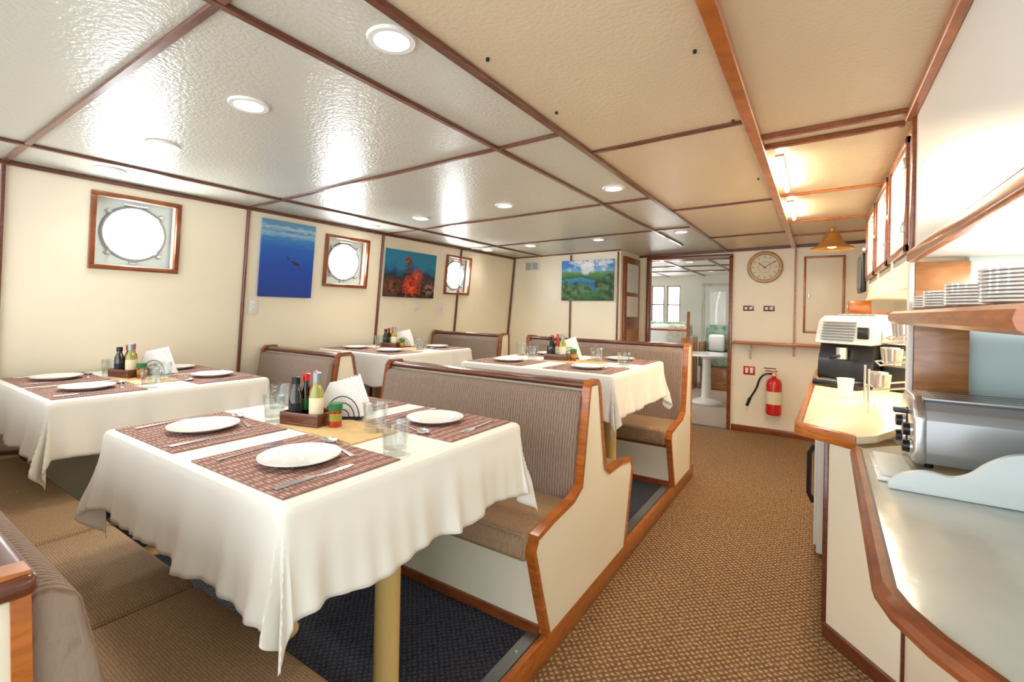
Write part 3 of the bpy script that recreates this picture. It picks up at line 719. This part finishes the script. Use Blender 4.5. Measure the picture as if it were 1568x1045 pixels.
b = MB(); b.box(.27, .305, 4.5, 4.9, 1.55, 1.85, M_BLACK, .006); b.box(.265, .271, 4.53, 4.87, 1.58, 1.82, M_GREY); b.box(.305, .639, 4.68, 4.72, 1.68, 1.72, M_BLACK); b.obj('wall_television')
b = MB(); b.box(.2, .34, 4.52, 4.75, 1.38, 1.48, M_ORANGE, .006); b.box(.19, .2, 4.6, 4.67, 1.41, 1.45, M_BRASS, .003); b.box(.34, .639, 4.52, 4.75, 1.38, 1.40, M_ORANGE); b.obj('wooden_box_shelf')
pts = [(.25, 2.296), (.25, 1.02), (.262, .965), (.30, .93), (.36, .915), (.87, .915), (.87, 2.296)]
b = MB(); b.prism(pts, 'z', 1.335, 1.375, M_POST, .006)
b.tube(catmull([(p[0]-.004, p[1], 1.352) for p in pts[:6]], 4), .024, M_ORANGE, 10); b.obj('plate_shelf')
def stack(n, R, x, y, z):
    b = MB()
    for i in range(n):
        h = i*.0085; k = R/.102
        b.lathe([(0.0001, h+.004), (.055*k, h+.004), (.098*k, h+.018), (.102*k, h+.0185), (.102*k, h+.014), (.06*k, h+.001), (0.0001, h)], M_WHITE, n=36)
    b.obj('plate_stack', (x, y, z))
stack(5, .09, .37, 2.19, 1.376); stack(6, .095, .375, 1.98, 1.376); stack(7, .11, .40, 1.74, 1.376); stack(9, .12, .42, 1.45, 1.376); stack(9, .08, .62, 1.9, 1.376)
nc = [(.125, 2.09), (.11, 1.06), (.125, 1.0), (.16, .93), (.24, .82), (.60, .42), (.87, .42), (.87, 2.29), (.30, 2.29), (.20, 2.18)]
b = MB(); b.prism(nc, 'z', .845, .878, M_CTR, .003)
b.tube([(p[0], p[1], .862) for p in nc[:6]], .022, M_TRIM, 10); b.obj('near_countertop')
fc = [(-.065, 2.25), (.12, 2.12), (.19, 2.20), (.275, 2.40), (.635, 2.40), (.635, 4.6), (.0, 4.6)]
b = MB(); b.prism(fc, 'z', .885, .912, M_CTR2, .002)
b.prism([(-.075, 2.245), (.12, 2.105), (.125, 2.13), (-.045, 2.255), (.02, 4.6), (-.01, 4.6)], 'z', .865, .918, M_ORANGE, .005); b.obj('far_countertop')
cab = [(.04, 2.40), (.27, 2.13), (.33, 1.35), (.55, 1.0), (.87, 1.0), (.87, 2.34), (.27, 2.34), (.27, 2.5), (.06, 2.5)]
b = MB(); b.prism(cab, 'z', 0.06, .844, M_WALL)
for (x, y) in ((.04, 2.40), (.27, 2.13), (.33, 1.35)): b.box(x-.010, x+.010, y-.010, y+.010, .05, .844, M_TRIMD, .003)
b.beam((.04, 2.395, .03), (.27, 2.125, .03), .02, .06, M_TRIMD); b.beam((.27, 2.125, .03), (.33, 1.35, .03), .02, .06, M_TRIMD); b.beam((.33, 1.35, .03), (.55, 1.0, .03), .02, .06, M_TRIMD)
b.obj('counter_cabinet')
b = MB(); b.box(.05, .63, 3.84, 4.58, 0, .852, M_WALL)
b.box(.035, .05, 3.9, 4.5, .1, .8, M_OFFW, .004); b.box(.025, .035, 4.42, 4.44, .6, .7, M_STEEL, .002)
b.obj('base_cabinet')
b = MB(); b.box(.01, .58, 3.14, 3.82, .02, .85, M_OFFW, .012, 3); b.box(-.002, .01, 3.16, 3.80, .68, .84, M_BLACK, .004); b.box(-.004, .01, 3.16, 3.80, .06, .66, M_OFFW, .005)
b.tube([(-.006, 3.22, .28), (-.03, 3.22, .33), (-.03, 3.22, .56), (-.006, 3.22, .61)], .013, M_BLACK); b.obj('under_counter_fridge')
# toaster
M_TSIDE = mat('toaster_brushed_steel', rgb(170, 174, 176), .3, .4)
b = MB()
prof = [(1.945, .895), (1.94, .93), (1.944, 1.03), (1.955, 1.06), (1.975, 1.083), (2.0, 1.095), (2.14, 1.095), (2.165, 1.083), (2.185, 1.06), (2.195, 1.03), (2.197, .93), (2.19, .895)]
b.prism(prof, 'x', .285, .72, M_TSIDE, .002)
b.prism([(2.068+(y-2.068)*1.05, z+(.005 if z > 1 else -.004)) for y, z in prof], 'x', .258, .290, M_STEEL, .008, 3)
b.box(.285, .72, 1.97, 2.17, 1.090, 1.0975, M_TSIDE, .002)
for y in (2.0, 2.05, 2.10, 2.15): b.box(.32, .69, y-.010, y+.002, 1.095, 1.0982, M_BLACK)
for (y, z) in ((1.985, .935), (1.985, .99), (2.145, .935), (2.145, .99)):
    mt = Matrix.Translation((.258, y, z)) @ Matrix.Rotation(-math.pi/2, 4, 'Y'); b.lathe([(.021, 0), (.019, .022), (0.0001, .024)], M_BLACK, n=20, mtx=mt); b.lathe([(.026, 0), (.026, .005), (.018, .005)], M_STEEL, n=20, mtx=mt)
b.box(.22, .258, 2.045, 2.085, 1.03, 1.045, M_BLACK, .004); b.box(.255, .2585, 2.060, 2.070, .93, 1.05, M_BLACK)
for (x, y) in ((.3, 1.97), (.66, 1.97), (.3, 2.16), (.66, 2.16)): b.cyl((x, y, .879), .012, .018, M_BLACK, 12)
b.obj('toaster')
top = catmull([(.17, .895), (.20, .925), (.25, .94), (.30, .935), (.335, .95), (.37, .985), (.42, 1.015), (.50, 1.025), (.60, 1.02), (.75, 1.02)], 4)
b = MB(); b.prism([(.17, .879)]+top+[(.75, .879)], 'y', 1.66, 1.68, M_PBLUE, .002); b.obj('scalloped_board')
b = MB(); b.box(.15, .245, 1.72, 2.0, .879, .892, M_WHITE, .004); b.box(.16, .235, 1.73, 1.99, .892, .902, M_PBLUE, .003); b.obj('white_tray')
# coffee machine
b = MB()
b.prism([(.0, 0), (.36, 0), (.36, .05), (.34, .16), (.30, .30), (.02, .30), (-.02, .16), (-.03, .05)], 'x', -.16, .16, M_BLACK, .012)
b.prism([(-.05, .26), (.33, .27), (.33, .40), (.28, .44), (.06, .44), (.0, .41)], 'x', -.17, .17, M_SILV, .012, 3)
for k in range(7):
    b.prism([(-.052+k*.006, .285+k*.018), (-.045+k*.006, .285+k*.018), (-.043+k*.006, .291+k*.018), (-.050+k*.006, .291+k*.018)], 'x', -.13, .06, M_GREY)
b.box(.08, .14, -.045, -.03, .30, .37, M_BLACK, .003)
b.box(-.12, .12, .08, .26, .438, .446, M_GREY, .003)
for k in range(5): b.box(-.10+k*.045, -.07+k*.045, .09, .25, .446, .450, M_STEEL, .001)
b.box(-.13, .13, -.13, -.02, 0, .035, M_BLACK, .006); b.box(-.11, .11, -.12, -.03, .035, .039, M_STEEL)
b.cyl((0, -.05, .17), .03, .07, M_STEEL, 20); b.tube([(0, -.06, .19), (0, -.17, .18)], .01, M_BLACK)
b.box(.17, .32, .05, .30, .0, .27, M_BLACK, .012, 3); b.box(.17, .32, .04, .31, .27, .36, M_STEEL, .012, 3); b.box(.175, .315, .045, .052, .14, .24, M_GREY, .003)
o = b.obj('coffee_machine', (.15, 3.62, .919)); o.rotation_euler = (0, 0, -.5)
b = MB(); b.lathe([(0.0001, 0), (.03, 0), (.04, .10), (.042, .102), (.038, .10), (.028, .005), (0.0001, .004)], M_WHITE, n=28); b.obj('paper_cup', (.13, 3.14, .913))
b = MB()
for (x, y) in ((-.07, -.11), (-.07, .11), (.09, -.11), (.09, .11)): b.tube([(x, y, 0), (x, y, .40 if x > 0 else .2)], .005, M_STEEL)
for k, z in enumerate((.10, .22, .34)):
    x0_ = -.07+k*.04
    b.tube([(x0_, -.11, z), (.09, -.11, z+.03)], .004, M_STEEL); b.tube([(x0_, .11, z), (.09, .11, z+.03)], .004, M_STEEL); b.tube([(x0_, -.11, z), (x0_, .11, z)], .004, M_STEEL)
    for y in (-.06, .05):
        b.lathe([(0.0001, 0), (.03, .0), (.038, .075), (.036, .075), (.028, .004), (0.0001, .003)], M_STEEL, (x0_+.05, y, z), 20)
b.obj('chrome_cup_rack', (.27, 2.82, .913))
b = MB(); b.lathe([(0.0001, 0), (.05, 0), (.052, .01), (.052, .15), (.05, .15), (.05, .01)], M_GLASS, n=28); b.lathe([(.054, .15), (.054, .165), (0.0001, .17)], M_STEEL, n=28); b.lathe([(0.0001, .004), (.046, .004), (.046, .1), (0.0001, .1)], M_LABEL, n=24)
b.obj('glass_canister', (.44, 3.1, .913))

# ------------------------------------------------------------- far lounge room
M_LW = mat('lounge_wall', rgb(244, 240, 230), .5)
M_DAY = em('daylight_window_glass', (.90, .96, 1, 1), 5)
b = MB(); b.box(-4.2, .95, 6.10, 9.9, -.06, 0, mat('beige_carpet', rgb(168, 150, 134), .9, var=(40, .12))); b.obj('floor_lounge')
b = MB(); b.box(-4.2, .95, 6.10, 9.9, 2.12, 2.17, M_LW); b.obj('ceiling_lounge')
b = MB(); b.box(-4.25, -4.2, 6.10, 9.9, 0, 2.12, M_LW); b.obj('wall_lounge_left')
b = MB(); b.box(.95, 1.0, 6.10, 9.9, 0, 2.12, M_LW); b.obj('wall_lounge_right')
LW = ((-3.35, -3.0, 1.15, 1.92), (-2.94, -2.68, 1.15, 1.92), (-2.62, -2.36, 1.15, 1.92))
panel('wall_lounge_back', -4.2, .95, 0, 2.12, LW, lambda s, t: (s, 9.9, t), M_LW, -.05)
for i, (a, c, e0, e1) in enumerate(LW):
    b = MB(); b.box(a, c, 9.93, 9.935, e0, e1, M_DAY)
    for (p, q, r_, t_) in ((a-.03, a+.02, e0-.04, e1+.04), (c-.02, c+.03, e0-.04, e1+.04), (a, c, e0-.04, e0+.02), (a, c, e1-.02, e1+.04), (a, c, 1.52, 1.545)): b.box(p, q, 9.86, 9.899, r_, t_, M_TRIM, .003)
    b.obj('window_%d' % (i+4))
for y in (6.9, 7.8, 8.7):
    trim([((-4.15, y, 2.112), (.9, y, 2.112), .05, .016)])
for x in (-2.6, -1.9, -1.3): trim([((x, 6.12, 2.112), (x, 9.88, 2.112), .04, .016)])
for x in (-2.29, -2.0): trim([((x, 9.89, 0), (x, 9.89, 2.1), .045, .014)])
trim([((-4.1, 9.885, 2.08), (.9, 9.885, 2.08), .02, .05)])
b = MB(); b.box(-2.25, -2.05, 9.88, 9.899, 1.88, 2.0, M_GREY, .003)
for k in range(4): b.box(-2.24, -2.06, 9.875, 9.882, 1.90+k*.025, 1.91+k*.025, M_OFFW)
b.obj('air_vent')
b = MB(); b.box(-1.88, -1.42, 9.86, 9.899, 0, 1.9, M_PBLUE, .004); b.box(-1.80, -1.50, 9.85, 9.862, 1.15, 1.8, M_DAY, .004)
for (p, q, r_, t_) in ((-1.95, -1.88, 0, 1.97), (-1.42, -1.35, 0, 1.97), (-1.95, -1.35, 1.9, 1.97)): b.box(p, q, 9.85, 9.899, r_, t_, M_TRIM, .003)
b.cyl((-1.46, 9.84, 1.0), .02, .02, M_BRASS, 10); b.obj('door_2')
M_SOFA = mat('floral_sofa_fabric', rgb(140, 166, 146), .9, var=(12, .5))
M_PIL = mat('lounge_pillow_fabric', rgb(214, 206, 190), .9, var=(18, .2))
b = MB(); b.box(-3.4, -1.95, 8.4, 9.1, .0, .45, M_POST, .02); b.box(-3.4, -1.95, 8.35, 8.9, .45, .75, M_SOFA, .05, 3); b.box(-3.4, -1.95, 8.9, 9.18, .45, 1.2, M_SOFA, .06, 3)
for x, m_ in ((-3.1, M_WHITE), (-2.75, M_PIL), (-2.45, M_NAP), (-2.15, M_PIL)): b.box(x-.17, x+.17, 8.68, 8.86, .76, 1.16, m_, .07, 3)
b.box(-1.98, -1.86, 8.35, 9.18, .0, .95, M_POST, .03, 3); b.obj('lounge_sofa')
b = MB(); b.box(-1.78, -1.3, 9.0, 9.6, .0, .42, M_POST, .02); b.box(-1.78, -1.3, 8.95, 9.5, .42, .66, M_SOFA, .04, 3); b.box(-1.78, -1.3, 9.4, 9.65, .66, 1.15, M_SOFA, .05, 3)
b.box(-1.70, -1.42, 9.25, 9.38, .67, .98, M_NAP, .05, 3)
b.box(-1.82, -1.77, 9.0, 9.6, .4, .85, M_POST, .02); b.box(-1.31, -1.26, 9.0, 9.6, .4, .85, M_POST, .02); b.obj('lounge_armchair')
b = MB(); b.lathe([(0.0001, .72), (.36, .72), (.37, .735), (.36, .75), (0.0001, .75)], M_WHITE, n=36); b.lathe([(.22, 0), (.2, .03), (.07, .08), (.06, .66), (.12, .72)], M_WHITE, n=28); b.obj('pedestal_table', (-1.42, 7.65, 0))
b = MB(); b.box(-2.9, -2.15, 7.3, 7.9, .68, .74, M_WHITE, .01); b.box(-2.6, -2.45, 7.5, 7.7, .03, .68, M_WHITE, .01); b.box(-2.7, -2.35, 7.4, 7.8, 0, .03, M_WHITE, .01)
b.box(-2.6, -2.4, 7.5, 7.65, .741, .80, M_PIL, .02); b.obj('lounge_dining_table')
b = MB(); b.box(-1.56, -1.52, 6.9, 6.94, 0, 1.38, M_ORANGE, .005); b.box(-2.6, -1.54, 6.9, 6.94, 1.10, 1.13, M_ORANGE, .005); b.box(-2.62, -2.58, 6.9, 6.94, 0, 1.13, M_ORANGE, .005); b.box(-2.6, -1.54, 6.905, 6.935, .5, .53, M_ORANGE, .005); b.obj('wooden_railing')
for (x, y) in ((-2.8, 7.2), (-1.6, 7.2), (-2.8, 8.8), (-1.6, 8.8)):
    o = inst(dl, 'recessed_ceiling_light', (x, y, 2.119)); l = spot(36, (1, .98, .95)); lo = bpy.data.objects.new('beam', l); COL.objects.link(lo); lo.parent = o; lo.location = (0, 0, -.03)

# ------------------------------------------------------------- world
w = bpy.data.worlds.new('world'); S.world = w; w.use_nodes = True
bg = w.node_tree.nodes['Background']; bg.inputs[0].default_value = (.92, .96, 1, 1); bg.inputs[1].default_value = 2.8
S.view_settings.view_transform = 'Standard'
S.view_settings.exposure = 0.55
